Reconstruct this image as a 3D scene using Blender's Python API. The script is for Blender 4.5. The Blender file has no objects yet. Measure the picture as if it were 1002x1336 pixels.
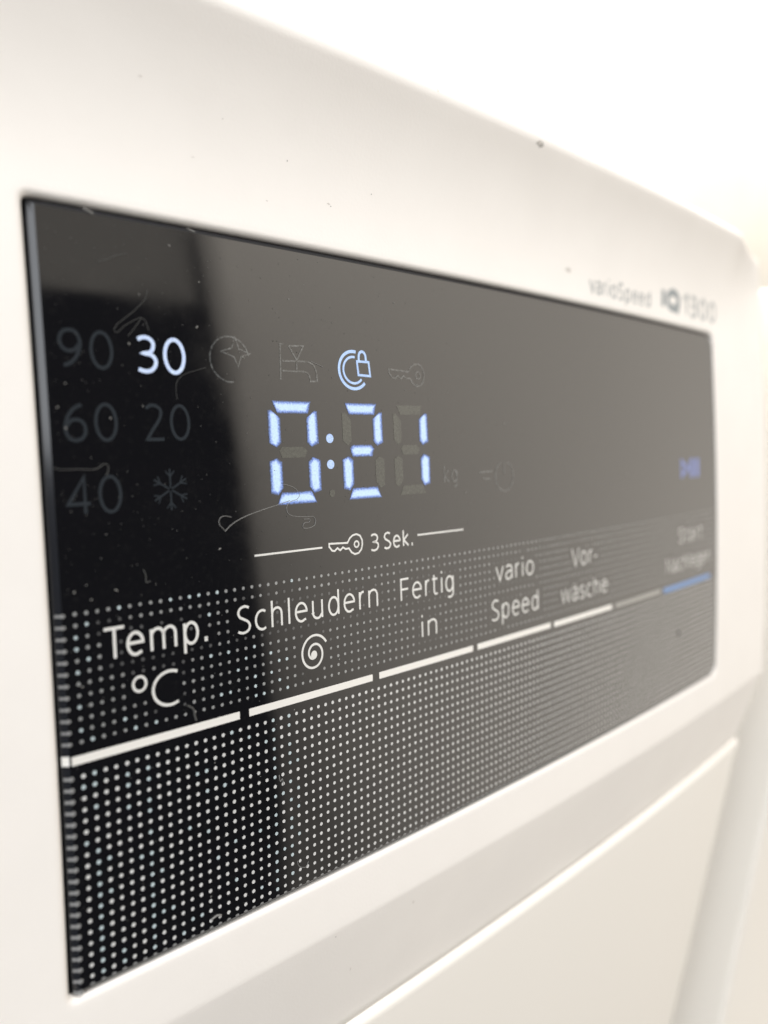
import bpy, bmesh, math, random
from mathutils import Vector, Matrix

random.seed(7)
SC = bpy.context.scene
COL = SC.collection

# ---------------------------------------------------------------- frame of reference
# The control panel is described in its own coordinates: u to the right, v down, z into the
# machine, in units of one printed dot pitch (1.35 mm).  The panel leans back by 10 degrees.
S = 0.00135
AL = math.radians(10)
AX = Vector((1, 0, 0))
AY = Vector((0, -math.sin(AL), math.cos(AL)))          # world y (into the machine), in panel coordinates
AZ = Vector((0, -math.cos(AL), -math.sin(AL)))         # world z (up)
ORG = Vector((0, 0, 0.78))
def D(p):                                              # direction panel -> world
    p = Vector(p); return Vector((p.dot(AX), p.dot(AY), p.dot(AZ)))
def P(u, v, z):                                        # point panel -> world
    return D((u, v, z)) * S + ORG
CV, CU = 0.00057935, 0.00037774
def G(u, v):                                           # gentle bulge of the panel front
    h = CU*(u-60)**2 if u > 0 else CU*(3600-120*u)
    return CV*v*v + h

# ---------------------------------------------------------------- camera
CAM = dict(pos=(-31.7697, -27.2603, -66.1553),
           right=(0.69546633, 0.02263417, -0.71820212),
           down=(-0.06871222, 0.99701735, -0.03512494),
           fwd=(0.71526495, 0.07378411, 0.69494745))
cd = bpy.data.cameras.new('camera')
cam = bpy.data.objects.new('camera', cd); COL.objects.link(cam)
r, d, f = D(CAM['right']), D(CAM['down']), D(CAM['fwd'])
Mx = Matrix((r, -d, -f)).transposed().to_4x4()
Mx.translation = P(*CAM['pos'])
cam.matrix_world = Mx
cd.sensor_fit = 'HORIZONTAL'; cd.sensor_width = 36
cd.lens = 1090.665/1002*36
cd.clip_start = 0.005; cd.clip_end = 50
cd.dof.use_dof = True
cd.dof.focus_distance = 89*S
cd.dof.aperture_fstop = cd.lens/(1.74*S*1000)
SC.camera = cam

# ---------------------------------------------------------------- world and lamps
w = bpy.data.worlds.new('World'); SC.world = w; w.use_nodes = True
bg = w.node_tree.nodes['Background']
bg.inputs[0].default_value = (0.95, 0.95, 1.03, 1); bg.inputs[1].default_value = 0.05

def area(name, az0, az1, el0, el1, dist, L, col, ctr=None, rough=False):
    """rectangular lamp between two azimuths (from straight out of the machine, + to the right) and two elevations"""
    c = ctr or P(18, -15, 0)
    a0, a1 = math.radians(az0), math.radians(az1)
    p0 = Vector((math.sin(a0), -math.cos(a0), 0))*dist
    p1 = Vector((math.sin(a1), -math.cos(a1), 0))*dist
    z0, z1 = dist*math.tan(math.radians(el0)), dist*math.tan(math.radians(el1))
    mid = (p0+p1)/2 + Vector((0, 0, (z0+z1)/2)) + c
    wdt = (p1-p0).length; hgt = z1-z0
    lt = bpy.data.lights.new(name, 'AREA'); lt.shape = 'RECTANGLE'
    lt.size = wdt; lt.size_y = hgt; lt.color = col
    lt.energy = L*math.pi*wdt*hgt
    o = bpy.data.objects.new(name, lt); COL.objects.link(o)
    x = (p1-p0).normalized(); z = Vector((0, 0, 1)); n = x.cross(z)
    if n.dot(c-mid) > 0: x, n = -x, -n                # lamp shines along its -Z, which must face the machine
    y = n.cross(x)
    m = Matrix((x, y, n)).transposed().to_4x4(); m.translation = mid
    o.matrix_world = m
    return o
lr = area('lamp_right', 33, 88, -52, 36, 1.1, 1.37, (1.0, 0.915, 0.80))
# added lamp stands in for the bright wall the glass mirrors: stronger towards its middle and top, weaker at its lower left
lr.data.use_nodes = True
nt = lr.data.node_tree; em = nt.nodes['Emission']
ge = nt.nodes.new('ShaderNodeNewGeometry'); sx = nt.nodes.new('ShaderNodeSeparateXYZ'); nt.links.new(ge.outputs['Parametric'], sx.inputs[0])
def mth(op, a, b=None, c=None):
    n = nt.nodes.new('ShaderNodeMath'); n.operation = op
    for k, x in enumerate((a, b, c)):
        if x is None: continue
        if isinstance(x, (int, float)): n.inputs[k].default_value = x
        else: nt.links.new(x, n.inputs[k])
    return n.outputs[0]
pu = sx.outputs[0]
q = mth('MULTIPLY', mth('SUBTRACT', pu, .083), 1/.52)                                # along the lamp
z_ = mth('MULTIPLY_ADD', sx.outputs[1], 2.207*.98, -1.408*.98)                       # up the lamp
lift = mth('MULTIPLY', z_, mth('MAXIMUM', mth('SUBTRACT', 1.0, q), 0.0))
hump = mth('MULTIPLY', mth('MULTIPLY', q, .72), mth('SUBTRACT', 1.5, q))
m_ = mth('MINIMUM', mth('MAXIMUM', mth('ADD', mth('ADD', lift, hump), .70), .3), 1.35)
soft = mth('MULTIPLY_ADD', mth('MAXIMUM', z_, 0.0), .11, .012)                        # its near edge fades, more so higher up
fade = mth('MINIMUM', mth('ADD', mth('DIVIDE', pu, soft), .3), 1.0)
nt.links.new(mth('MULTIPLY', m_, fade), em.inputs['Strength'])
area('lamp_key', -62, 40, 52, 72, 1.2, 14.3, (1.0, 0.975, 0.96))
area('lamp_upper', -30, 32, 24.5, 40, 1.3, .64, (1.0, 0.92, 0.80))  # added stand-in for the dim wall mirrored at the glass's upper left
area('lamp_window', -92, -42, 6, 46, 1.3, 4.9, (0.93, 0.96, 1.0))
area('lamp_fill_low', -70, 45, -68, -42, 1.0, 2.5, (1.0, 0.97, 0.94))  # fill added from below to brighten the band and lower panel
lt = bpy.data.lights.new('lamp_wall_fill', 'AREA'); lt.shape = 'RECTANGLE'; lt.size = 4.6; lt.size_y = .3; lt.energy = 44; lt.color = (1, .93, .80)  # added out of view overhead to overexpose the back wall
o = bpy.data.objects.new('lamp_wall_fill', lt); COL.objects.link(o); o.location = (2.1, 0.34, 1.95)

SC.view_settings.view_transform = 'Standard'; SC.view_settings.look = 'None'
SC.view_settings.exposure = 0; SC.view_settings.gamma = 1; SC.view_settings.use_curve_mapping = False
SC.cycles.max_bounces = 8

# ---------------------------------------------------------------- materials
def mat(name, col, rough=.4, ior=1.5, coat=0, emit=None, estr=0):
    m = bpy.data.materials.new(name); m.use_nodes = True
    b = m.node_tree.nodes['Principled BSDF']
    b.inputs['Base Color'].default_value = (*col, 1)
    b.inputs['Roughness'].default_value = rough; b.inputs['IOR'].default_value = ior
    b.inputs['Coat Weight'].default_value = coat; b.inputs['Coat Roughness'].default_value = .04
    if emit:
        b.inputs['Emission Color'].default_value = (*emit, 1); b.inputs['Emission Strength'].default_value = estr
    return m
def N(m, t, **kw):
    n = m.node_tree.nodes.new(t)
    for k, v in kw.items():
        if k in n.inputs: n.inputs[k].default_value = v
        else: setattr(n, k, v)
    return n
def noise(m, scale, detail=2, rough=.5):
    tc = N(m, 'ShaderNodeTexCoord'); n = N(m, 'ShaderNodeTexNoise', Scale=scale, Detail=detail, Roughness=rough)
    m.node_tree.links.new(tc.outputs['Object'], n.inputs['Vector']); return n
def bump(m, scale, strength, dist, detail=2):
    n = noise(m, scale, detail); b = N(m, 'ShaderNodeBump', Strength=strength, Distance=dist)
    m.node_tree.links.new(n.outputs['Fac'], b.inputs['Height'])
    m.node_tree.links.new(b.outputs['Normal'], m.node_tree.nodes['Principled BSDF'].inputs['Normal'])
def ramp(m, src, stops, sock='Base Color'):
    rp = N(m, 'ShaderNodeValToRGB'); e = rp.color_ramp.elements
    while len(e) < len(stops): e.new(.5)
    for k, (p, c) in enumerate(stops): e[k].position = p; e[k].color = (*c, 1) if not isinstance(c, float) else (c, c, c, 1)
    m.node_tree.links.new(src, rp.inputs['Fac'])
    m.node_tree.links.new(rp.outputs['Color'], m.node_tree.nodes['Principled BSDF'].inputs[sock])
    return rp

M_white = mat('white_plastic', (.83, .805, .78), .38)
n = noise(M_white, 60, 5, .6)
ramp(M_white, n.outputs['Fac'], [(.3, (.866, .830, .782)), (.7, (.891, .856, .808))])
n = noise(M_white, 35, 6, .65); ramp(M_white, n.outputs['Fac'], [(.3, .30), (.7, .52)], 'Roughness')
bump(M_white, 2200, .22, .0001, 3)
M_enamel = mat('white_enamel', (.90, .865, .80), .5)
bump(M_enamel, 900, .06, .0002)
M_wall = mat('wall_paint', (.86, .85, .82), .8)
n = noise(M_wall, 5, 3); ramp(M_wall, n.outputs['Fac'], [(.35, (.87, .82, .735)), (.65, (.88, .85, .79))])
bump(M_wall, 300, .15, .001)
M_edge = mat('glass_edge', (.014, .015, .018), .13)
M_cab = mat('cabinet_paint', (.88, .845, .78), .6)
n = noise(M_cab, 5, 3); ramp(M_cab, n.outputs['Fac'], [(.35, (.87, .83, .76)), (.65, (.89, .855, .79))])
bump(M_cab, 300, .1, .001)
M_glass = mat('black_glass', (.004, .004, .005), .045, ior=1.8)
n = noise(M_glass, 1500, 4, .7)
ramp(M_glass, n.outputs['Fac'], [(.55, (.003, .003, .004)), (.8, (.012, .012, .012))])
n = noise(M_glass, 90, 4, .6)
rp = ramp(M_glass, n.outputs['Fac'], [(.35, .03), (.7, .11)], 'Roughness')
M_shade_smudge = mat('gap_shade_and_smudge', (.006, .006, .007), .6)
M_print = mat('white_print', (.74, .735, .70), .12, ior=1.8)
M_bar = mat('bar_print', (.84, .82, .77), .12, ior=1.8)
M_bar_dim = mat('dim_bar_print', (.30, .295, .27), .12, ior=1.8)
M_bar_blue = mat('blue_bar_print', (.04, .19, .50), .12, ior=1.8)
M_dotA = mat('dot_print', (.66, .66, .645), .12, ior=1.8)
M_dotB = mat('dot_print_cool', (.52, .61, .63), .12, ior=1.8)
M_dotC = mat('dot_print_grey', (.26, .26, .255), .12, ior=1.8)
M_dotD = mat('dot_print_dark', (.085, .085, .085), .12, ior=1.8)
M_dim = mat('unlit_icon', (.027, .032, .037), .05, ior=1.8)
M_dim2 = mat('unlit_symbol', (.085, .09, .09), .05, ior=1.8)
M_dimseg = mat('unlit_segment', (.052, .058, .045), .06, ior=1.8)
def lit(name, base, edge, strength):
    """a diffused LED window: bright in the middle, softer to its rim, with a fine grain"""
    m = mat(name, (.05, .055, .06), .06, emit=base, estr=strength)
    n = noise(m, 4600, 1, .6); a = N(m, 'ShaderNodeAttribute', attribute_name='soft')
    k = N(m, 'ShaderNodeMath', operation='MULTIPLY_ADD'); k.inputs[1].default_value = .75; k.inputs[2].default_value = -.38
    m.node_tree.links.new(n.outputs['Fac'], k.inputs[0])
    q = N(m, 'ShaderNodeMath', operation='ADD'); m.node_tree.links.new(k.outputs[0], q.inputs[0]); m.node_tree.links.new(a.outputs['Fac'], q.inputs[1])
    ramp(m, q.outputs[0], [(.05, tuple(.12*c for c in edge)), (.38, edge), (.72, base), (1.0, tuple(min(1, c*1.3) for c in base))], 'Emission Color')
    return m
M_lit = lit('lit_segment', (.47, .63, .94), (.14, .25, .68), 1.0)
M_liticon = lit('lit_icon', (.44, .62, .95), (.20, .34, .80), 1.0)
M_litwhite = lit('lit_number', (.62, .73, .98), (.30, .42, .85), 1.0)
M_litblue = lit('lit_pause', (.11, .17, .50), (.06, .10, .36), .75)
n = noise(M_dimseg, 2500, 3, .7); ramp(M_dimseg, n.outputs['Fac'], [(.35, (.02, .022, .018)), (.7, (.055, .060, .046))])
n = noise(M_dim2, 3000, 3, .7); ramp(M_dim2, n.outputs['Fac'], [(.38, (.02, .021, .02)), (.66, (.14, .145, .145))])
M_badge = mat('grey_badge_print', (.42, .43, .42), .4)
M_badge_d = mat('dark_badge_print', (.27, .30, .31), .4)
M_scuff = mat('scuff', (.42, .40, .37), .8)
M_scuff2 = mat('light_scuff', (.66, .62, .57), .8)
M_hair = mat('hair_fibre', (.22, .215, .205), .9)
M_hair_d = mat('faint_fibre', (.055, .055, .052), .7)
M_dust = mat('dust_fleck', (.22, .215, .20), .9)
M_dust_d = mat('fine_dust', (.07, .07, .066), .9)

# ---------------------------------------------------------------- object helpers
def mesh(name, verts, faces, m, parent=None, smooth=False, kind=None, label=None, mats=None, midx=None):
    me = bpy.data.meshes.new(name); me.from_pydata([tuple(v) for v in verts], [], faces)
    for mm in (mats or [m]): me.materials.append(mm)
    if midx: me.polygons.foreach_set('material_index', midx)
    if smooth: me.polygons.foreach_set('use_smooth', [True]*len(me.polygons))
    me.update()
    o = bpy.data.objects.new(name, me); COL.objects.link(o)
    if parent: o.parent = parent
    if kind: o['kind'] = kind
    if label: o['label'] = label
    return o
def fix_normals(o):
    b = bmesh.new(); b.from_mesh(o.data); bmesh.ops.recalc_face_normals(b, faces=b.faces); b.to_mesh(o.data); b.free()

class Ink:
    """flat print following the panel's curve, a hair above it"""
    def __init__(s, off=-.022, surf=G): s.v = []; s.f = []; s.off = off; s.surf = surf; s.lines = []; s.mi = []; s.cur = 0; s.soft = {}
    def pt(s, u, v): s.v.append(P(u, v, s.surf(u, v)+s.off)); return len(s.v)-1
    def ribbon(s, pts, wd, closed=False):
        s.lines.append(pts); n = len(pts); L = []; R = []
        for k in range(n):
            a = pts[k-1] if (k or closed) else None; b = pts[k]; c = pts[(k+1) % n] if (k < n-1 or closed) else None
            d1 = Vector((b[0]-a[0], b[1]-a[1])).normalized() if a else None
            d2 = Vector((c[0]-b[0], c[1]-b[1])).normalized() if c else None
            if d1 is None: d1 = d2
            if d2 is None: d2 = d1
            t = d1+d2
            t = t.normalized() if t.length > 1e-6 else d1
            nn = Vector((-t.y, t.x)); k_ = 1/max(.45, nn.dot(Vector((-d1.y, d1.x))))
            h = wd/2*k_
            L.append(s.pt(b[0]+nn.x*h, b[1]+nn.y*h)); R.append(s.pt(b[0]-nn.x*h, b[1]-nn.y*h))
        for k in range(n if closed else n-1):
            j = (k+1) % n; s.f.append((L[k], L[j], R[j], R[k])); s.mi.append(s.cur)
    def poly(s, pts):
        s.f.append([s.pt(*p) for p in pts]); s.mi.append(s.cur)
    def disc(s, u, v, ru, rv=None, n=10):
        rv = rv or ru; s.poly([(u+ru*math.cos(2*math.pi*k/n), v+rv*math.sin(2*math.pi*k/n)) for k in range(n)])
    def build(s, name, m, parent, label=None, kind=None, mats=None):
        o = mesh(name, s.v, s.f, m, parent, label=label, kind=kind, mats=mats, midx=s.mi if mats else None)
        if m and m.name.startswith('lit_'):
            at = o.data.attributes.new('soft', 'FLOAT', 'POINT')
            at.data.foreach_set('value', [s.soft.get(q, .72) for q in range(len(s.v))])
        return o

def arc(cx, cy, rx, ry, a0, a1, n=18):
    return [(cx+rx*math.cos(math.radians(a0+(a1-a0)*k/n)), cy+ry*math.sin(math.radians(a0+(a1-a0)*k/n))) for k in range(n+1)]
def spline(pts, n=6):
    out = []; q = [pts[0]]+pts+[pts[-1]]
    for k in range(1, len(q)-2):
        p0, p1, p2, p3 = q[k-1], q[k], q[k+1], q[k+2]
        for j in range(n):
            t = j/n
            out.append(tuple(.5*((2*p1[i])+(-p0[i]+p2[i])*t+(2*p0[i]-5*p1[i]+4*p2[i]-p3[i])*t*t+(-p0[i]+3*p1[i]-3*p2[i]+p3[i])*t**3) for i in (0, 1)))
    out.append(pts[-1]); return out

# ---------------------------------------------------------------- a light humanist stroke alphabet (cap height 1, y up)
X = .74
def arch(x0, x1, y0=.46):
    m_ = (x0+x1)/2+.02
    return [(x0, y0)] + arc(m_, .50, m_-x0, X-.50, 178, 90, 8) + arc(m_, .50, x1-m_, X-.50, 82, 0, 8) + [(x1, 0)]
def gl():
    g = {}
    g['T'] = (.74, [[(0, 1), (.74, 1)], [(.37, 1), (.37, 0)]])
    g['e'] = (.60, [[(.03, .40), (.59, .40)] + arc(.305, .37, .29, .37, 6, 300, 26)[0:] + [(.54, .07)]])
    g['m'] = (.96, [[(0, 0), (0, X)], arch(0, .48), arch(.48, .96)])
    g['n'] = (.50, [[(0, 0), (0, X)], arch(0, .50)])
    g['h'] = (.47, [[(0, 0), (0, 1.04)], arch(0, .47)])
    g['r'] = (.25, [[(0, 0), (0, X)], spline([(0, .44), (.05, .63), (.14, .72), (.25, .735)])])
    g['u'] = (.50, [[(0, X), (0, .24)] + arc(.24, .24, .24, .24, 180, 300, 10) + [(.50, .20)], [(.50, X), (.50, 0)]])
    bowl = lambda cx: [(cx+.265*math.cos(math.radians(a)), .37+.37*math.sin(math.radians(a))) for a in range(0, 360, 12)]
    g['p'] = (.54, [[(0, -.32), (0, X)], bowl(.275)+[bowl(.275)[0]]])
    g['d'] = (.54, [[(.54, 0), (.54, 1.04)], bowl(.265)+[bowl(.265)[0]]])
    g['g'] = (.54, [bowl(.265)+[bowl(.265)[0]], [(.54, X), (.54, -.05)] + arc(.29, -.08, .25, .22, 0, -125, 10)])
    g['q'] = (.54, [bowl(.265)+[bowl(.265)[0]], [(.54, X), (.54, -.3)]])
    g['o'] = (.58, [arc(.29, .37, .29, .37, 0, 360, 28)])
    g['c'] = (.48, [arc(.32, .37, .31, .37, 58, 302, 22)])
    g['C'] = (.70, [arc(.50, .5, .48, .5, 62, 298, 26)])
    g['S'] = (.56, [spline([(.53, .93), (.42, .985), (.28, 1.0), (.10, .92), (.035, .76), (.11, .61), (.29, .51), (.47, .40), (.55, .24), (.47, .07), (.28, 0), (.12, .02), (.0, .07)])])
    g['s'] = (.40, [spline([(.38, .69), (.22, X), (.06, .66), (.04, .53), (.19, .40), (.36, .28), (.39, .14), (.28, .02), (.14, 0), (0, .05)])])
    g['a'] = (.50, [spline([(.04, .66), (.20, .73), (.36, .72), (.475, .62), (.49, .48), (.49, .25), (.50, 0)]), spline([(.49, .44), (.28, .42), (.08, .33), (.01, .18), (.10, .03), (.25, 0), (.40, .09), (.49, .22)])])
    g['ä'] = (.50, g['a'][1] + [[(.10, .92), (.16, .92)], [(.34, .92), (.40, .92)]])
    g['l'] = (.0, [[(0, 0), (0, 1.04)]])
    g['i'] = (.0, [[(0, 0), (0, X)], [(0, .95), (0, 1.06)]])
    g['.'] = (.10, [[(-.01, .025), (.13, .025)], [(-.01, .085), (.13, .085)]])
    g['-'] = (.26, [[(0, .33), (.26, .33)]])
    g['F'] = (.52, [[(0, 0), (0, 1), (.52, 1)], [(0, .52), (.47, .52)]])
    g['t'] = (.34, [[(.10, .93), (.10, .18)] + arc(.24, .16, .14, .16, 180, 275, 8) + [(.34, .02)], [(-.04, X), (.34, X)]])
    g['k'] = (.46, [[(0, 0), (0, 1.04)], [(.43, X), (.03, .40), (.46, 0)]])
    g['v'] = (.54, [[(0, X), (.27, 0), (.54, X)]])
    g['w'] = (.86, [[(0, X), (.21, 0), (.43, X), (.65, 0), (.86, X)]])
    g['V'] = (.70, [[(0, 1), (.35, 0), (.70, 1)]])
    g['N'] = (.64, [[(0, 0), (0, 1), (.64, 0), (.64, 1)]])
    g['I'] = (.0, [[(0, 0), (0, 1)]])
    g['Q'] = (.84, [arc(.42, .5, .42, .5, 0, 360, 30), [(.48, .22), (.86, -.12)]])
    g['0'] = (.56, [arc(.28, .5, .28, .5, 0, 360, 32)])
    g['1'] = (.30, [[(0, .80), (.26, 1), (.26, 0)]])
    g['2'] = (.52, [spline([(.02, .90), (.16, .99), (.32, .98), (.46, .87), (.46, .70), (.36, .50), (.20, .28), (.02, .0)]) + [(.54, 0)]])
    g['3'] = (.50, [spline([(.02, .93), (.16, 1.0), (.33, .98), (.44, .86), (.43, .68), (.33, .56), (.16, .53)])+[(.17, .53)]+spline([(.18, .53), (.38, .49), (.49, .36), (.48, .18), (.35, .03), (.18, 0), (0, .05)])])
    g['4'] = (.58, [[(.44, 0), (.44, 1), (.0, .27), (.58, .27)]])
    g['6'] = (.56, [spline([(.47, .97), (.30, .90), (.12, .70), (.02, .42), (.03, .22), (.12, .05), (.28, 0), (.46, .07), (.545, .27), (.49, .48), (.33, .57), (.16, .53), (.04, .37)])])
    g['9'] = (.56, [[(.56-x, 1-y) for x, y in spline([(.47, .97), (.30, .90), (.12, .70), (.02, .42), (.03, .22), (.12, .05), (.28, 0), (.46, .07), (.545, .27), (.49, .48), (.33, .57), (.16, .53), (.04, .37)])]])
    g[' '] = (.12, [])
    return g
GL = gl()
GAP = .27
def advance(a, b):
    k = GAP
    for ch in (a, b):
        if ch in 'vVwT': k -= .07
        if ch in 'lihnmurpdkIN': k += .055
    if a == 'T': k -= .10
    if b == '.': k -= .03
    if a == 'r': k -= .06
    return k
def lettering(ink, s, u0, u1, base, cap, wd, ):
    """fit the string between two u's; cap = outer cap height"""
    H = cap-wd; x = 0; items = []
    for k, ch in enumerate(s):
        if k: x += advance(s[k-1], ch)
        items.append((x, ch)); x += GL[ch][0]
    kx = (u1-u0-wd)/max(x, .01)
    for xo, ch in items:
        for pl in GL[ch][1]:
            q = [(u0+wd/2+(xo+px)*kx, base-wd/2-py*H) for px, py in pl]
            closed = len(q) > 8 and math.hypot(q[0][0]-q[-1][0], q[0][1]-q[-1][1]) < 1e-3
            ink.ribbon(q[:-1] if closed else q, wd, closed)

# ================================================================ THE MACHINE
machine = bpy.data.objects.new('washing_machine', None); COL.objects.link(machine)
machine.location = P(-40, 0, 10) - Vector((0, 0, .72))
bpy.context.view_layer.update()
machine['label'] = 'white washing machine with a black glass display showing 0:21'
machine['category'] = 'washing machine'
MW = machine.matrix_world.copy()
INV = MW.inverted()
_link = mesh
def part(o):                                            # parts are built in world coordinates, then hung on the machine
    o.parent = machine; o.matrix_parent_inverse = INV; return o

UL, UR, VT, VB = -1.9, 134.5, -48.62, 19.42            # opening in the fascia
U0, U1 = -250.0, 173.0                                  # fascia, left and right edge
VTOP, VCR, VLOW = -69.7, 25.7, 43.2                     # top edge, crease, lower edge
BAND = math.tan(math.radians(17))

def fas(u, v):
    z = G(u, v)
    if v < -50: z -= .0135*(v+50)**2*max(.12, min(1, 1-(u-142)/24))                    # top flare, shaped to darken the upper fascia
    if v > VCR:                                        # recessed band under the crease
        t = v-VCR; z += BAND*(t*t/1.6 if t < .8 else t-.4)
    rt = 2.2                                           # rounded top edge
    if v < VTOP+rt:
        t = min(1, (VTOP+rt-v)/rt); z += rt*(1-math.sqrt(max(0, 1-t*t)))
    rs = 7.0                                           # rounded right edge
    if u > U1-rs:
        t = min(1, (u-(U1-rs))/rs); z += rs*(1-math.sqrt(max(0, 1-t*t)))
    if u > U1-13 and v < VTOP+13:                        # rounded upper right corner
        q = math.hypot(u-(U1-13), v-(VTOP+13))/13
        if q > 1: z += min(18, 110*(q-1))
    return z
def lin(a, b, n): return [a+(b-a)*k/n for k in range(n+1)]
def uniq(l):
    l = sorted(l); o = [l[0]]
    for x in l[1:]:
        if x-o[-1] > 1e-4: o.append(x)
    return o
MG = 1.6                                                # flat margin between grid hole and lip
HU0, HU1, HV0, HV1 = UL-MG, UR+MG, VT-MG, VB+MG
ang = [math.sin(math.radians(a)) for a in range(0, 91, 7)]+[1.0]
us = uniq(lin(U0, -20, 24)+lin(-20, HU0, 10)+lin(HU0, HU0+3, 10)+lin(HU0+3, HU1-3, 50)+lin(HU1-3, HU1, 10)+lin(HU1, U1-7, 14)+[U1-7+7*a for a in ang])
vs = uniq([VTOP+2.2-2.2*a for a in ang]+lin(VTOP+2.2, HV0, 12)+lin(HV0, HV0+3, 10)+lin(HV0+3, HV1-3, 26)+lin(HV1-3, HV1, 10)+lin(HV1, VCR, 5)+lin(VCR, VCR+.8, 4)+lin(VCR+.8, VLOW, 10))
V = []; F = []; idx = {}
def near(a, b): return abs(a-b) < 1e-3
for i, u in enumerate(us):
    for j, v in enumerate(vs):
        if HU0+1e-3 < u < HU1-1e-3 and HV0+1e-3 < v < HV1-1e-3: continue
        idx[i, j] = len(V); V.append(P(u, v, fas(u, v)))
for i in range(len(us)-1):
    for j in range(len(vs)-1):
        k = [(i, j), (i, j+1), (i+1, j+1), (i+1, j)]
        um, vm = (us[i]+us[i+1])/2, (vs[j]+vs[j+1])/2
        if HU0 < um < HU1 and HV0 < vm < HV1: continue
        F.append([idx[a] for a in k])
# hole boundary, in order
iu = [i for i, u in enumerate(us) if HU0-1e-3 < u < HU1+1e-3]; jv = [j for j, v in enumerate(vs) if HV0-1e-3 < v < HV1+1e-3]
loop = [(i, jv[0]) for i in iu] + [(iu[-1], j) for j in jv[1:]] + [(i, jv[-1]) for i in reversed(iu[:-1])] + [(iu[0], j) for j in reversed(jv[1:-1])]
def rrect(u, v, gro, rad):
    """point of the square loop carried to the rounded opening outline grown by gro"""
    a0, a1, b0, b1 = UL-gro, UR+gro, VT-gro, VB+gro
    ku = a0+(u-HU0)/(HU1-HU0)*(a1-a0); kv = b0+(v-HV0)/(HV1-HV0)*(b1-b0)
    r_ = (rad if u < 60 else 1.8)+gro
    cu_ = min(max(ku, a0+r_), a1-r_); cv_ = min(max(kv, b0+r_), b1-r_)
    du, dv = ku-cu_, kv-cv_
    if abs(du) > 1e-6 and abs(dv) > 1e-6:
        # corner: put on the arc by the angle of the square's corner
        m_ = max(abs(du), abs(dv)); l = math.hypot(du, dv)
        return cu_+du/l*r_*(1 if m_ > 0 else 1), cv_+dv/l*r_
    return ku, kv
prev = [idx[k] for k in loop]
lipR = .75
prof = [(1.3, 0), (lipR, 0)] + [(lipR-lipR*math.sin(math.radians(a)), lipR*(1-math.cos(math.radians(a)))) for a in (12, 24, 36, 48, 60, 72, 84)] + [(0, lipR+.25)]
for gro, dep in prof:
    cur = []
    for (i, j) in loop:
        u, v = rrect(us[i], vs[j], gro, .55)
        cur.append(len(V)); V.append(P(u, v, G(u, v)+dep))
    for k in range(len(loop)):
        j = (k+1) % len(loop); F.append([prev[k], cur[k], cur[j], prev[j]])
    prev = cur
# return of the fascia: top going back, right side going back, underside
def skirt(keys, dirv, length):
    prev_ = [idx[k] for k in keys]; cur = []
    for k in keys:
        u, v = us[k[0]], vs[k[1]]
        cur.append(len(V)); V.append(P(u, v, fas(u, v))+Vector(dirv)*length*S)
    for a in range(len(keys)-1): F.append([prev_[a], cur[a], cur[a+1], prev_[a+1]])
skirt([(i, 0) for i in range(len(us))], (0, 1, 0), 30)
skirt([(len(us)-1, j) for j in range(len(vs))], (0, 1, 0), 30)
skirt([(i, len(vs)-1) for i in range(len(us))], (0, 1, 0), 8)
fascia = mesh('control_fascia', V, F, M_white, smooth=True); fix_normals(fascia); part(fascia)

# housing behind the fascia
def box(name, lo, hi, m, bev=.004, parent=None):
    b = bmesh.new(); bmesh.ops.create_cube(b, size=1)
    for v in b.verts: v.co = Vector([(lo[k]+hi[k])/2+v.co[k]*(hi[k]-lo[k]) for k in range(3)])
    if bev: bmesh.ops.bevel(b, geom=b.edges[:], offset=bev, segments=3, profile=.5, affect='EDGES')
    me = bpy.data.meshes.new(name); b.to_mesh(me); b.free(); me.materials.append(m)
    me.polygons.foreach_set('use_smooth', [True]*len(me.polygons)) if False else None
    o = bpy.data.objects.new(name, me); COL.objects.link(o); return o
pt_top = P(0, VTOP, G(60, VTOP)+3); pt_low = P(60, VLOW, fas(60, VLOW))
xl, xr = U0*S, U1*S
ytop = pt_top.y
part(box('housing', (xl, ytop+.034, .06), (xr-.001, ytop+.60, pt_top.z-.004), M_enamel))

# lower front panel: its top edge catches the light
yf = pt_low.y-.85*S                                     # stands proud of the fascia's lower edge
zt = pt_low.z+.35*S
xrl = xr-5.0*S
pr = [(yf+6*S, zt), (yf+1.05*S, zt), (yf+.85*S, zt-.06*S), (yf+.16*S, zt-.85*S), (yf+.05*S, zt-1.1*S), (yf, zt-1.4*S), (yf, zt-1.8*S), (yf+.2*S, zt-6*S), (yf+.02, .10), (yf+.04, .09)]
RS = 2.6*S
xs = lin(xl, xrl-RS, 20) + [xrl-RS+RS*math.sin(math.radians(a)) for a in range(10, 91, 10)] + [xrl]
V = []; F = []
for i, x in enumerate(xs):
    t = max(0, (x-(xrl-RS))/RS); dy = RS*(1-math.sqrt(max(0, 1-min(1, t)**2))) + (12*S if i == len(xs)-1 else 0)
    uu = min(x/S, U1-7.01); here = P(uu, VLOW, fas(uu, VLOW)); by, bz = here.y-pt_low.y, here.z-pt_low.z   # follows the fascia's gentle bulge
    for (y, z) in pr: V.append((x, y+dy+by, z+(bz if z > .5 else 0)-(min(dy, RS)*.3 if i > 20 else 0)))
n_ = len(pr)
for i in range(len(xs)-1):
    for j in range(n_-1): F.append([i*n_+j, i*n_+j+1, (i+1)*n_+j+1, (i+1)*n_+j])
lowp = mesh('lower_front_panel', V, F, M_enamel, smooth=True); fix_normals(lowp); part(lowp)

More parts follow.
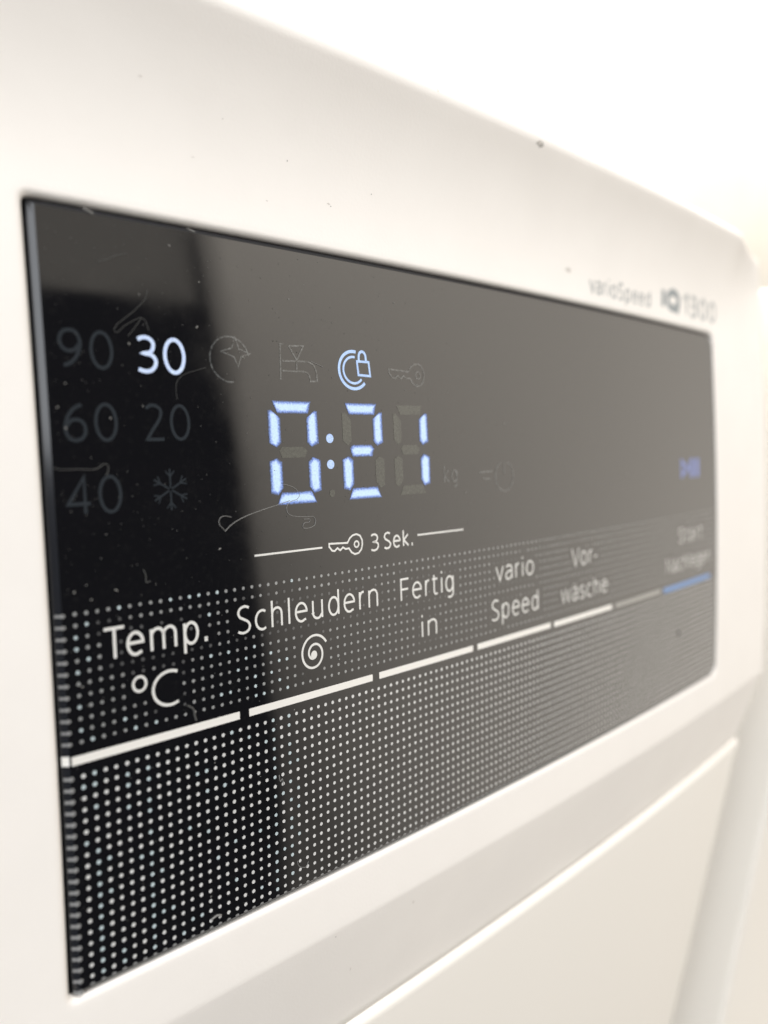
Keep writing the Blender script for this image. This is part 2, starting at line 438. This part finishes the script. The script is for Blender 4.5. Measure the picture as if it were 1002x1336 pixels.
# ---------------------------------------------------------------- display glass
GU0, GU1, GV0, GV1 = -1.62, 134.4, -48.50, 19.34        # outer outline
CH = .52                                                # chamfer
def gface(u, v): return G(u, v)
us2 = lin(GU0+CH, GU1-CH, 90); vs2 = lin(GV0+CH, GV1-CH, 48)
V = []; F = []
nv = len(vs2)
for u in us2:
    for v in vs2:
        k = .62 if u == us2[-1] and v in (vs2[0], vs2[-1]) else 0      # softened right corners
        V.append(P(u-k, v+(k if v == vs2[0] else -k), G(u, v)))
for i in range(len(us2)-1):
    for j in range(nv-1): F.append([i*nv+j, i*nv+j+1, (i+1)*nv+j+1, (i+1)*nv+j])
lp = [(i, 0) for i in range(len(us2))] + [(len(us2)-1, j) for j in range(1, nv)] + [(i, nv-1) for i in range(len(us2)-2, -1, -1)] + [(0, j) for j in range(nv-2, 0, -1)]
prev = [i*nv+j for i, j in lp]
nsm = len(F)
prev = []
for i, j in lp: prev.append(len(V)); V.append(V[i*nv+j].copy())
for gro, dep in ((CH, CH), (CH, 3.0)):
    cur = []
    for i, j in lp:
        u, v = us2[i], vs2[j]
        uu = u + (-gro if i == 0 else gro if i == len(us2)-1 else 0)
        vv = v + (-gro if j == 0 else gro if j == nv-1 else 0)
        if i in (0, len(us2)-1) and j in (0, nv-1) and gro > .1:   # softened corners
            kk = .25*gro if i == 0 else .62+.3*gro; uu -= math.copysign(kk, uu-u); vv -= math.copysign(kk, vv-v)
        cur.append(len(V)); V.append(P(uu, vv, G(uu, vv)+dep))
    for k in range(len(lp)):
        m_ = (k+1) % len(lp); F.append([prev[k], cur[k], cur[m_], prev[m_]])
    prev = cur
glass = mesh('display_glass', V, F, M_glass); fix_normals(glass)
glass.data.polygons.foreach_set('use_smooth', [k < nsm for k in range(len(glass.data.polygons))])
glass.data.materials.append(M_edge); glass.data.polygons.foreach_set('material_index', [0 if k < nsm else 1 for k in range(len(glass.data.polygons))])
part(glass)
def sub(o): o.parent = glass; return o                  # sub-parts of the glass (world coordinates: glass sits at identity)
glass.matrix_parent_inverse = INV

# black ring added so the gap round the glass looks shaded
V = []; F = []
sq = [(UL-.2, VT-.2), (UR+.2, VT-.2), (UR+.2, VB+.2), (UL-.2, VB+.2)]; sq2 = [(GU0+.1, GV0+.1), (GU1-.1, GV0+.1), (GU1-.1, GV1-.1), (GU0+.1, GV1-.1)]
def side(a, b, n=30): return [(a[0]+(b[0]-a[0])*k/n, a[1]+(b[1]-a[1])*k/n) for k in range(n)]
o1 = sum([side(sq[k], sq[(k+1) % 4]) for k in range(4)], []); o2 = sum([side(sq2[k], sq2[(k+1) % 4]) for k in range(4)], [])
for a, b in zip(o1, o2):
    V.append(P(*a, G(*a)+.92)); V.append(P(*b, G(*b)+1.15))
for k in range(len(o1)):
    j = (k+1) % len(o1); F.append((2*k, 2*j, 2*j+1, 2*k+1))
gap_shade = mesh('gap_shade', V, F, M_shade_smudge); sub(gap_shade)

# ---------------------------------------------------------------- print on the glass
WORDS = []
def word(s, u0, u1, base, cap, wd=.245, m=M_print, label=None, name='lettering'):
    k = Ink(); lettering(k, s, u0, u1, base, cap, wd); WORDS.extend(k.lines)
    return sub(k.build(name, m, glass, label=label))
B1, B2 = -9.45, -4.35
word('Temp.', 2.32, 12.80, B1, 2.95, .285)
k = Ink(); k.ribbon(arc(5.55, -6.85, .62, .66, 0, 360, 24)[:-1], .25, True); k.ribbon(arc(8.55, -5.87, 1.72, 1.58, 62, 298, 26), .28); WORDS.extend(k.lines)
sub(k.build('lettering', M_print, glass))
word('Schleudern', 16.07, 35.30, B1, 2.85)
word('Fertig', 39.0, 48.65, B1, 2.75); word('in', 42.5, 45.3, B2-.2, 2.75)
word('vario', 57.4, 66.3, B1+.05, 2.75); word('Speed', 56.3, 67.3, B2+.1, 2.85)
word('Vor-', 76.4, 84.0, B1+.3, 2.85); word('wäsche', 73.3, 87.2, B2+.3, 2.75)
word('Start', 114.6, 126.0, B1+.45, 2.8); word('Nachlegen', 109.2, 129.8, B2+.35, 2.8)
word('3', 34.4, 35.75, -15.85, 2.02, .22); word('Sek.', 36.5, 41.45, -15.88, 2.0, .22)
# spin spiral
k = Ink(); pts = []
for q in range(0, 90):
    a = math.radians(-20+q*8.0); t = q/89
    pts.append((25.62+(.12+1.98*t**.92)*math.cos(a)*.93+.0, -5.85+(.12+2.0*t**.92)*math.sin(a)*1.0))
pts = pts[8:]
k.ribbon(pts, .25); k.disc(25.62, -5.72, .42, .46, 16); WORDS.extend(k.lines)
sub(k.build('spiral_icon', M_print, glass, label='white spiral spin symbol'))
# key symbol and its two lines
def key_icon(k, u, v, sx, sy, wd):
    outl = [(0, -.35), (2.65, -.20), (3.02, -.72), (3.45, -1.0), (4.0, -1.1), (4.55, -.88), (4.85, -.35), (4.88, .15), (4.70, .75), (4.25, 1.15), (3.70, 1.22), (3.2, .95), (2.85, .45), (2.35, .48), (1.95, .25), (1.55, .55), (1.15, .25), (.75, .55), (.4, .48), (.0, .0)]
    k.ribbon([(u+x*sx, v+y*sy) for x, y in outl], wd, True); k.ribbon([(u+4.0*sx+.34*sx*math.cos(a*.524), v+.08*sy+.36*sy*math.sin(a*.524)) for a in range(12)], wd*.9, True)
k = Ink(); key_icon(k, 28.28, -17.0, 1.0, .95, .20); WORDS.extend(k.lines); sub(k.build('key_icon', M_print, glass, label='white outlined key symbol'))
for a, b in ((18.5, 27.3), (42.25, 50.85)):
    k = Ink(); k.ribbon([(a, -17.06), (b, -17.02)], .20); sub(k.build('guide_line', M_print, glass))
# button bars
BARS = [(-.93, 15.98), (17.1, 34.1), (35.15, 52.25), (53.2, 70.4), (71.35, 88.6), (89.8, 106.8), (108.0, 130.0)]
for q, (a, b) in enumerate(BARS):
    k = Ink(); t = .385 if q < 5 else .34 if q == 5 else .46; c_ = -1.48 if q < 4 else -1.40 if q == 4 else -1.35 if q == 5 else -1.2
    us_ = lin(a, b, 12)
    for x0, x1 in zip(us_, us_[1:]): k.poly([(x0, c_-t), (x0, c_+t), (x1, c_+t), (x1, c_-t)])
    sub(k.build('button_bar', M_bar if q < 5 else M_bar_dim if q == 5 else M_bar_blue, glass, label=None if q < 5 else 'dim grey button bar' if q == 5 else 'blue button bar'))

# ---- the field of printed dots (nobody would count them): one part
segs = []
for pl in WORDS:
    for a, b in zip(pl, pl[1:]): segs.append((*a, *b))
def dist(u, v):
    best = 9
    for ax, ay, bx, by in segs:
        if min(ax, bx)-2 > u or max(ax, bx)+2 < u or min(ay, by)-2 > v or max(ay, by)+2 < v: continue
        dx, dy = bx-ax, by-ay; l = dx*dx+dy*dy
        t = 0 if l == 0 else max(0, min(1, ((u-ax)*dx+(v-ay)*dy)/l))
        best = min(best, math.hypot(u-ax-t*dx, v-ay-t*dy))
    return best
rnd = random.Random(3)
k = Ink(-.018)
dot_cols = {c: rnd.choice((0, 0, 1, 0)) for c in range(-1, 140)}
NC = 132
for c in range(0, NC+1):
    for rrow in list(range(-14, -2))+list(range(0, 19)):
        u, v = c+rnd.uniform(-.02, .02), rrow+rnd.uniform(-.02, .02)
        if rrow < 0:
            ds = dist(u, v)
            if ds < .50: continue
            if (u-8.4)**2/2.4+(v+5.87)**2/2.4 < 1 or (u-25.6)**2+(v+5.85)**2 < 4.2: continue
            k.cur = 3 if ds < .95 else 2
            if ds > 1.6 and c < 24 and rnd.random() < .25: k.cur = 1
            if ds > 1.3 and k.cur == 2: k.cur = 4
            r_ = .165*rnd.uniform(.92, 1.08)
        else:
            k.cur = 1 if c < 24 and ((dot_cols[c] and rnd.random() < .6) or rnd.random() < .1) else 0
            r_ = .193*rnd.uniform(.95, 1.05)
        k.disc(u, v, r_, n=10)
for c in range(0, NC+1):                                # last row, cut by the lower chamfer
    k.cur = 2; k.poly([(c-.23, 18.78)]+[(c+.23*math.cos(math.radians(a)), 18.77-.20*math.sin(math.radians(a))) for a in range(150, -1, -30)])
M_dotE = mat('dot_print_mid', (.30, .305, .30), .12, ior=1.8)
dots = k.build('dot_pattern', None, glass, kind='stuff', mats=[M_dotA, M_dotB, M_dotC, M_dotD, M_dotE]); sub(dots)
# first-column dots drawn on over the chamfer, imitating their refraction in the bevel
V = []; F = []
def chz(u, v):                                          # chamfered edge surface on the left
    return G(u, v) + max(0, (GU0+CH)-u)
for rrow in list(range(-14, -2))+list(range(0, 20)):
    top = rrow < 0
    hw = (.17 if top else .215)
    pts = [(-.80, 0), (-.86, hw*.75), (-1.02, hw), (-1.10, hw*.98), (-1.22, hw*.62), (-1.36, hw*.7), (-1.52, hw*.8)]
    b0 = len(V)
    for u, h in pts:
        for sgn in (-1, 1): V.append(P(u-.0, rrow+.02+sgn*h, chz(u, rrow)-.02) + D((-.012, 0, 0))*S)
    for q in range(len(pts)-1): F.append((b0+2*q, b0+2*q+1, b0+2*q+3, b0+2*q+2))
edge_dots = mesh('edge_dots', V, F, M_dotC, kind='stuff'); sub(edge_dots)
V = []; F = []
for u, in ((-1.12,), (-1.58,)):
    for sgn in (-.42, .42): V.append(P(u, -1.55+sgn, chz(u, 0)-.02)+D((-.012, 0, 0))*S)
sub(mesh('button_bar', V, [(0, 1, 3, 2)], M_bar, label='short bar end on the chamfer'))

# ---------------------------------------------------------------- display segments
def segment(pts, on):
    """convex outline with a softer rim"""
    k = Ink(-.02)
    cx = sum(p[0] for p in pts)/len(pts); cy = sum(p[1] for p in pts)/len(pts)
    if on:
        inn = []; mid = (cx, cy)
        for p in pts:
            dx, dy = p[0]-cx, p[1]-cy
            inn.append((cx+math.copysign(max(0, abs(dx)-.36), dx), cy+math.copysign(max(0, abs(dy)-.32), dy)))
        out = [(cx+(p[0]-cx)*1.0+math.copysign(.14, p[0]-cx), cy+(p[1]-cy)+math.copysign(.12, p[1]-cy)) for p in pts]
        io = [k.pt(*p) for p in out]; ii = [k.pt(*p) for p in inn]
        for q in io: k.soft[q] = .0
        for q in ii: k.soft[q] = .95
        k.f.append(ii); k.mi.append(0)
        for q in range(len(pts)):
            j = (q+1) % len(pts); k.f.append((io[q], io[j], ii[j], ii[q])); k.mi.append(0)
        return sub(k.build('display_segment', M_lit, glass, label='lit pale blue display segment'))
    k.poly(pts); return sub(k.build('display_segment', M_dimseg, glass, label='unlit display segment'))
def digit(u, w_, on):
    v0, v1 = -32.42, -22.0; vm = -27.25; t = 1.06; h = .72
    a = u; b = u+w_
    sg = dict(a=[(a+.75, v0), (b-.95, v0), (b-1.35, v0+t), (a+1.35, v0+t)],
              g=[(a+1.25, vm-.18), (a+1.6, vm-.55), (b-2.05, vm-.55), (b-1.6, vm-.1), (b-1.95, vm+.55), (a+1.6, vm+.55)],
              d=[(a+1.45, v1-t), (b-1.35, v1-t), (b-.70, v1), (a+.85, v1)],
              f=[(a+.15, v0+1.0), (a+.55, v0+.95), (a+1.42, v0+1.75), (a+1.42, vm-1.1), (a+.85, vm-.62), (a+.15, vm-1.1)],
              b=[(b-.15, v0+1.0), (b-.55, v0+.95), (b-1.40, v0+1.75), (b-1.40, vm-1.1), (b-.8, vm-.62), (b-.10, vm-1.0)],
              e=[(a+.05, vm+1.0), (a+.75, vm+.65), (a+1.42, vm+1.1), (a+1.42, v1-1.75), (a+.75, v1-1.0), (a+.1, v1-1.25)],
              c=[(b+.05, vm+1.0), (b-.75, vm+.65), (b-1.38, vm+1.1), (b-1.38, v1-1.75), (b-.75, v1-1.0), (b+.0, v1-1.25)])
    for key, pts in sg.items():
        segment(pts, key in on)
digit(20.95, 6.5, 'abcdef'); digit(30.80, 6.3, 'abged'); digit(38.75, 6.05, 'bc')
def dotc(u, v, on):
    k = Ink(-.02); k.disc(u, v, .52 if on else .4, .50 if on else .42, 20)
    sub(k.build('colon_dot', M_lit if on else M_dimseg, glass, label=None if on else 'unlit display point'))
dotc(29.05, -28.65, True); dotc(29.0, -25.86, True); dotc(29.05, -22.75, False)
# numbers
for s, u0, u1, base, m in (('90', -.02, 4.88, -34.72, M_dim), ('30', 7.0, 11.98, -34.62, M_litwhite), ('60', .0, 4.88, -28.52, M_dim), ('20', 7.4, 12.05, -28.55, M_dim), ('40', -.12, 4.88, -22.30, M_dim)):
    kk = Ink(); lettering(kk, s, u0, u1, base, 3.38, .36 if m is M_litwhite else .30)
    sub(kk.build('number', m, glass, label='lit number 30' if m is M_litwhite else 'unlit number '+s))
kk = Ink(); lettering(kk, 'kg', 47.45, 50.05, -23.05, 2.15, .2); sub(kk.build('lettering', M_dim2, glass, label='unlit kg unit'))
# snowflake
kk = Ink()
for a in (30, 90, 150, 210, 270, 330):
    c_, s_ = math.cos(math.radians(a)), math.sin(math.radians(a)); R_ = 1.9
    kk.ribbon([(9.62+.15*c_, -24.1+.15*s_), (9.62+R_*c_, -24.1+R_*s_)], .17)
    for da in (-38, 38):
        x0, y0 = 9.62+1.15*c_, -24.1+1.15*s_; a2 = math.radians(a+da)
        kk.ribbon([(x0, y0), (x0+.72*math.cos(a2), y0+.72*math.sin(a2))], .13)
sub(kk.build('snowflake_icon', M_dim, glass, label='unlit snowflake symbol'))
# clock with star
kk = Ink(); kk.ribbon(arc(16.85, -36.38, 2.25, 2.2, -12, -278, 34), .17)
st = [(17.55, -38.62), (17.95, -37.45), (19.25, -37.05), (18.2, -36.75), (17.75, -35.7), (17.35, -36.65), (15.85, -37.1), (17.15, -37.5)]
kk.ribbon(st, .15, True); sub(kk.build('timer_icon', M_dim2, glass, label='unlit circle and star symbol'))
# tap
kk = Ink(); W_ = .18
kk.ribbon([(23.45, -38.35), (23.02, -38.32), (22.88, -34.7)], W_); kk.ribbon([(24.14, -38.2), (26.05, -38.3), (25.1, -36.75), (24.14, -38.2)], W_)
kk.ribbon([(25.08, -36.7), (25.02, -35.65)], W_)
kk.ribbon(spline([(23.2, -36.6), (25.6, -36.68), (26.9, -36.6), (27.55, -36.0), (27.72, -34.7)])+[(26.78, -34.65)]+spline([(26.78, -34.75), (26.6, -35.4), (26.1, -35.6), (25.0, -35.62), (23.15, -35.6)]), W_)
sub(kk.build('tap_icon', M_dim2, glass, label='unlit water tap symbol'))
# child lock: two arcs and a padlock, lit
kk = Ink(); kk.ribbon(arc(33.05, -36.15, 2.15, 2.05, -78, -318, 34), .34); kk.ribbon(arc(33.05, -36.15, 1.52, 1.45, -80, -318, 30), .26)
kk.ribbon([(33.62, -37.15), (35.4, -37.15), (35.55, -35.6), (33.75, -35.65)], .26, True)
kk.ribbon([(33.92, -37.2), (33.92, -37.6)]+arc(34.45, -37.65, .53, .62, 180, 360, 10)+[(35.0, -37.2)], .30)
sub(kk.build('child_lock_icon', M_liticon, glass, label='lit blue ring and padlock symbol'))
kk = Ink(); key_icon(kk, 38.6, -36.15, 1.23, 1.15, .17); sub(kk.build('key_icon', M_dim2, glass, label='unlit key symbol'))
kk = Ink(); kk.ribbon(arc(59.95, -23.45, 2.0, 2.0, -70, 250, 34), .2); kk.ribbon([(59.95, -25.4), (59.95, -23.6)], .2)
kk.ribbon([(54.6, -24.1), (57.4, -24.2)], .18); kk.ribbon([(55.3, -23.3), (56.8, -23.2)], .18)
sub(kk.build('standby_icon', M_dim2, glass, label='unlit standby symbol'))
kk = Ink(); t_ = .75
kk.ribbon([(116.5, -24.0), (119.4, -22.65), (116.5, -21.3)], t_, True)
kk.poly([(120.3, -24.4), (120.3, -20.9), (122.0, -20.9), (122.0, -24.4)]); kk.poly([(122.9, -24.4), (122.9, -20.9), (124.7, -20.9), (124.7, -24.4)])
sub(kk.build('start_pause_icon', M_litblue, glass, label='lit blue start and pause symbol'))

# ---------------------------------------------------------------- badge on the fascia and its marks
def fsub(o): o.parent = fascia; return o
for s, a, b, base, cap, wd, m in (('varioSpeed', 84.4, 105.8, -50.65, 2.9, .45, M_badge), ('IQ', 110.3, 118.4, -50.9, 4.2, 1.35, M_badge_d), ('1300', 119.6, 136.4, -50.8, 4.2, .8, M_badge)):
    kk = Ink(-.02, fas); lettering(kk, s, a, b, base, cap, wd); fsub(kk.build('badge_lettering', m, fascia))
def blot(u, v, ru, rv, m, seed, surf=fas, n=11):
    rr = random.Random(seed); kk = Ink(-.015, surf)
    kk.poly([(u+ru*rr.uniform(.5, 1.1)*math.cos(2*math.pi*q/n), v+rv*rr.uniform(.5, 1.1)*math.sin(2*math.pi*q/n)) for q in range(n)])
    return kk
for u, v, ru, rv, m, sd in ((30.7, -53.8, .30, .12, M_scuff2, 1), (31.0, -53.6, .12, .08, M_scuff, 2), (66.5, -67.7, 1.0, .45, M_scuff, 3), (66.3, -67.9, .8, .3, M_scuff2, 4), (78.3, -53.3, .9, .45, M_scuff2, 5), (45.3, -68.8, .2, .3, M_scuff2, 6),
                            (17.1, -59.1, .12, .08, M_scuff2, 7), (8.5, -60.5, .25, .1, M_scuff2, 8), (28.1, 26.9, .1, .12, M_scuff, 9), (41.3, 28.5, .12, .28, M_scuff2, 10), (32.2, 33.6, .1, .3, M_scuff2, 11), (25.0, -57.0, .1, .1, M_scuff, 12), (37, -56, .1, .1, M_scuff, 13), (12.0, 30.0, .12, .1, M_scuff, 14), (14.0, -55.0, .18, .06, M_scuff2, 15), (22.5, -52.6, .2, .06, M_scuff2, 16)):
    fsub(blot(u, v, ru, rv, m, sd).build('scuff', m, fascia))
sub(blot(114.6, 7.6, .9, 1.0, M_shade_smudge, 40, G).build('smudge', M_shade_smudge, glass))

# ================================================================ fibres and dust lying on the glass
def tag(o, label, cat, group=None, kind=None):
    o['label'] = label; o['category'] = cat
    if group: o['group'] = group
    if kind: o['kind'] = kind
    return o
def fibre(pts, rad, m, name='fibre', n=6, sides=5, lift=.008):
    rad *= .8
    q = spline(pts, n); V = []; F = []
    c0 = P(*q[len(q)//2], G(*q[len(q)//2]))
    for k, p in enumerate(q):
        a = q[max(0, k-1)]; b = q[min(len(q)-1, k+1)]
        t = D((b[0]-a[0], b[1]-a[1], 0)).normalized(); nrm = D((0, 0, -1)); s_ = t.cross(nrm)
        c = P(p[0], p[1], G(*p)-lift-rad)
        for j in range(sides):
            an = 2*math.pi*j/sides; V.append(c+(s_*math.cos(an)+nrm*math.sin(an))*rad*S-c0)
    for k in range(len(q)-1):
        for j in range(sides):
            F.append((k*sides+j, k*sides+(j+1) % sides, (k+1)*sides+(j+1) % sides, (k+1)*sides+j))
    o = mesh(name, V, F, m, smooth=True); o.location = c0; return o
FG = 'fibres lying on the display glass'
tag(fibre([(15.23, -19.79), (14.92, -20.15), (14.63, -20.46), (14.60, -20.92), (14.92, -21.21), (15.41, -21.25), (16.0, -21.1)], .035, M_hair), 'small looped pale fibre on the black glass, left of the key symbol', 'fibre', FG)
tag(fibre([(15.23, -19.79), (15.71, -20.19), (16.51, -20.65), (17.95, -21.15), (19.92, -21.61), (21.96, -22.02), (23.2, -22.3)], .045, M_hair), 'long pale fibre running up to the foot of the lit zero digit', 'fibre', FG)
tag(fibre([(22.49, -24.02), (23.27, -23.82), (24.05, -23.45), (24.51, -22.84), (24.13, -22.39), (23.27, -22.16), (22.79, -21.69), (22.86, -21.08), (23.54, -20.67), (25.01, -20.49), (26.17, -20.43), (26.51, -19.98), (26.30, -19.48), (25.49, -19.26), (24.77, -19.38), (25.0, -19.85), (25.63, -19.88), (25.72, -20.2), (24.93, -20.24)], .038, M_hair), 'curly pale fibre ending in a squiggle below the lit zero digit', 'fibre', FG)
tag(fibre([(8.47, -42.12), (8.25, -41.28), (7.17, -40.16), (6.02, -39.25), (5.34, -38.69), (5.09, -38.17), (5.40, -38.09), (6.20, -38.76), (7.68, -39.54), (7.06, -38.63), (6.35, -37.83)], .03, M_hair_d), 'grey tangled fibre on the glass above the gap between 90 and 30', 'fibre', FG)
tag(fibre([(7.68, -39.54), (8.1, -39.3), (8.38, -38.44)], .04, M_hair_d), 'short curved grey fibre just above the lit number 30', 'fibre', FG)
tag(fibre([(3.96, -43.95), (4.91, -44.32), (5.79, -44.76), (6.78, -45.04)], .045, M_hair_d), 'straight grey fibre near the top left corner of the glass', 'fibre', FG)
tag(fibre([(14.10, -35.45), (13.08, -35.14), (11.72, -34.69), (10.95, -34.02), (10.77, -33.18), (10.84, -32.34)], .025, M_hair_d), 'thin bent fibre right of and below the lit number 30', 'fibre', FG)
tag(fibre([(-1.0, -26.43), (-0.43, -26.24), (0.93, -26.24), (2.54, -26.19), (3.39, -26.62), (3.75, -26.41), (3.66, -25.91), (3.49, -25.62)], .05, M_hair_d), 'horizontal grey fibre at the left edge of the glass above number 40', 'fibre', FG)
tag(fibre([(6.46, -17.08), (6.65, -16.54), (6.68, -15.91), (7.07, -15.97)], .06, M_hair_d, 'lint'), 'small grey lint above the word Temp.', 'lint')
tag(fibre([(10.17, -3.84), (10.76, -3.37), (10.90, -2.68), (11.03, -2.21)], .14, M_hair_d, 'lint'), 'grey lint on the first white bar right of the degree C', 'lint')
tag(fibre([(11.99, 17.86), (12.58, 17.71), (13.08, 17.87)], .12, M_hair, 'lint'), 'pale lint at the lower edge of the glass among the dots', 'lint')
tag(fibre([(22.59, 15.87), (22.8, 16.5), (23.27, 16.84), (23.80, 16.98), (24.1, 16.5)], .04, M_hair, 'fibre'), 'small hooked fibre low on the dotted area', 'fibre', FG)
tag(fibre([(20.49, 5.88), (20.63, 6.62), (20.91, 6.42), (21.02, 7.15)], .05, M_hair, 'fibre'), 'short crooked fibre on the dots below the spiral symbol', 'fibre', FG)
tag(fibre([(27.0, -36.75), (28.6, -36.25)], .035, M_hair, 'fibre'), 'short straight pale fibre across the spout of the tap symbol', 'fibre', FG)
tag(fibre([(3.0, -48.35), (3.4, -48.22), (3.7, -48.12), (3.85, -48.0)], .11, M_dust, 'lint'), 'grey lint caught on the top edge of the glass near its left corner', 'lint')
tag(fibre([(13.0, -48.3), (13.5, -48.15), (13.8, -48.1)], .08, M_dust, 'lint'), 'grey lint on the top edge of the glass above the circle and star symbol', 'lint')
rnd = random.Random(11)
V = []; F = []; mi = []
for q in range(1500):
    u = -0.6+134*rnd.random()**1.5; v = rnd.uniform(-47.6, 18.4)
    if v > -15 and rnd.random() < .6: continue
    big = rnd.random() < .06
    sz = rnd.uniform(.05, .10) if big else rnd.uniform(.02, .055)
    st_ = rnd.uniform(1, 2.6 if big else 1.4); an = rnd.uniform(0, 6.28); n_ = 6; b0 = len(V)
    for j in range(n_):
        t = 2*math.pi*j/n_; x = sz*st_*math.cos(t)*rnd.uniform(.6, 1.1); y = sz*math.sin(t)*rnd.uniform(.6, 1.1)
        uu = u+x*math.cos(an)-y*math.sin(an); vv = v+x*math.sin(an)+y*math.cos(an)
        V.append(P(uu, vv, G(uu, vv)-.045))
    V.append(P(u, v, G(u, v)-.045-sz*.5)); 
    for j in range(n_): F.append((b0+j, b0+(j+1) % n_, b0+n_)); mi.append(0 if big or rnd.random() < .25 else 1)
tag(mesh('dust', V, F, None, mats=[M_dust, M_dust_d], midx=mi), 'fine dust flecks scattered over the black display glass', 'dust', kind='stuff')

# ================================================================ walls of the corner behind
def block(name, lo, hi, m, bev, label, cat): return tag(box(name, lo, hi, m, bev), label, cat)
GAPW = 15*S
block('wall', (-1.6, .72, 0), (5.5, .82, 2.6), M_wall, 0, 'plain cream white wall behind the washing machine', 'wall')
block('cabinet', (xr+GAPW, yf+.001, .02), (xr+GAPW+.45, yf+.58, P(180, -64, 5).z), M_cab, .002, 'white cabinet standing close beside the right side of the washing machine', 'cabinet')
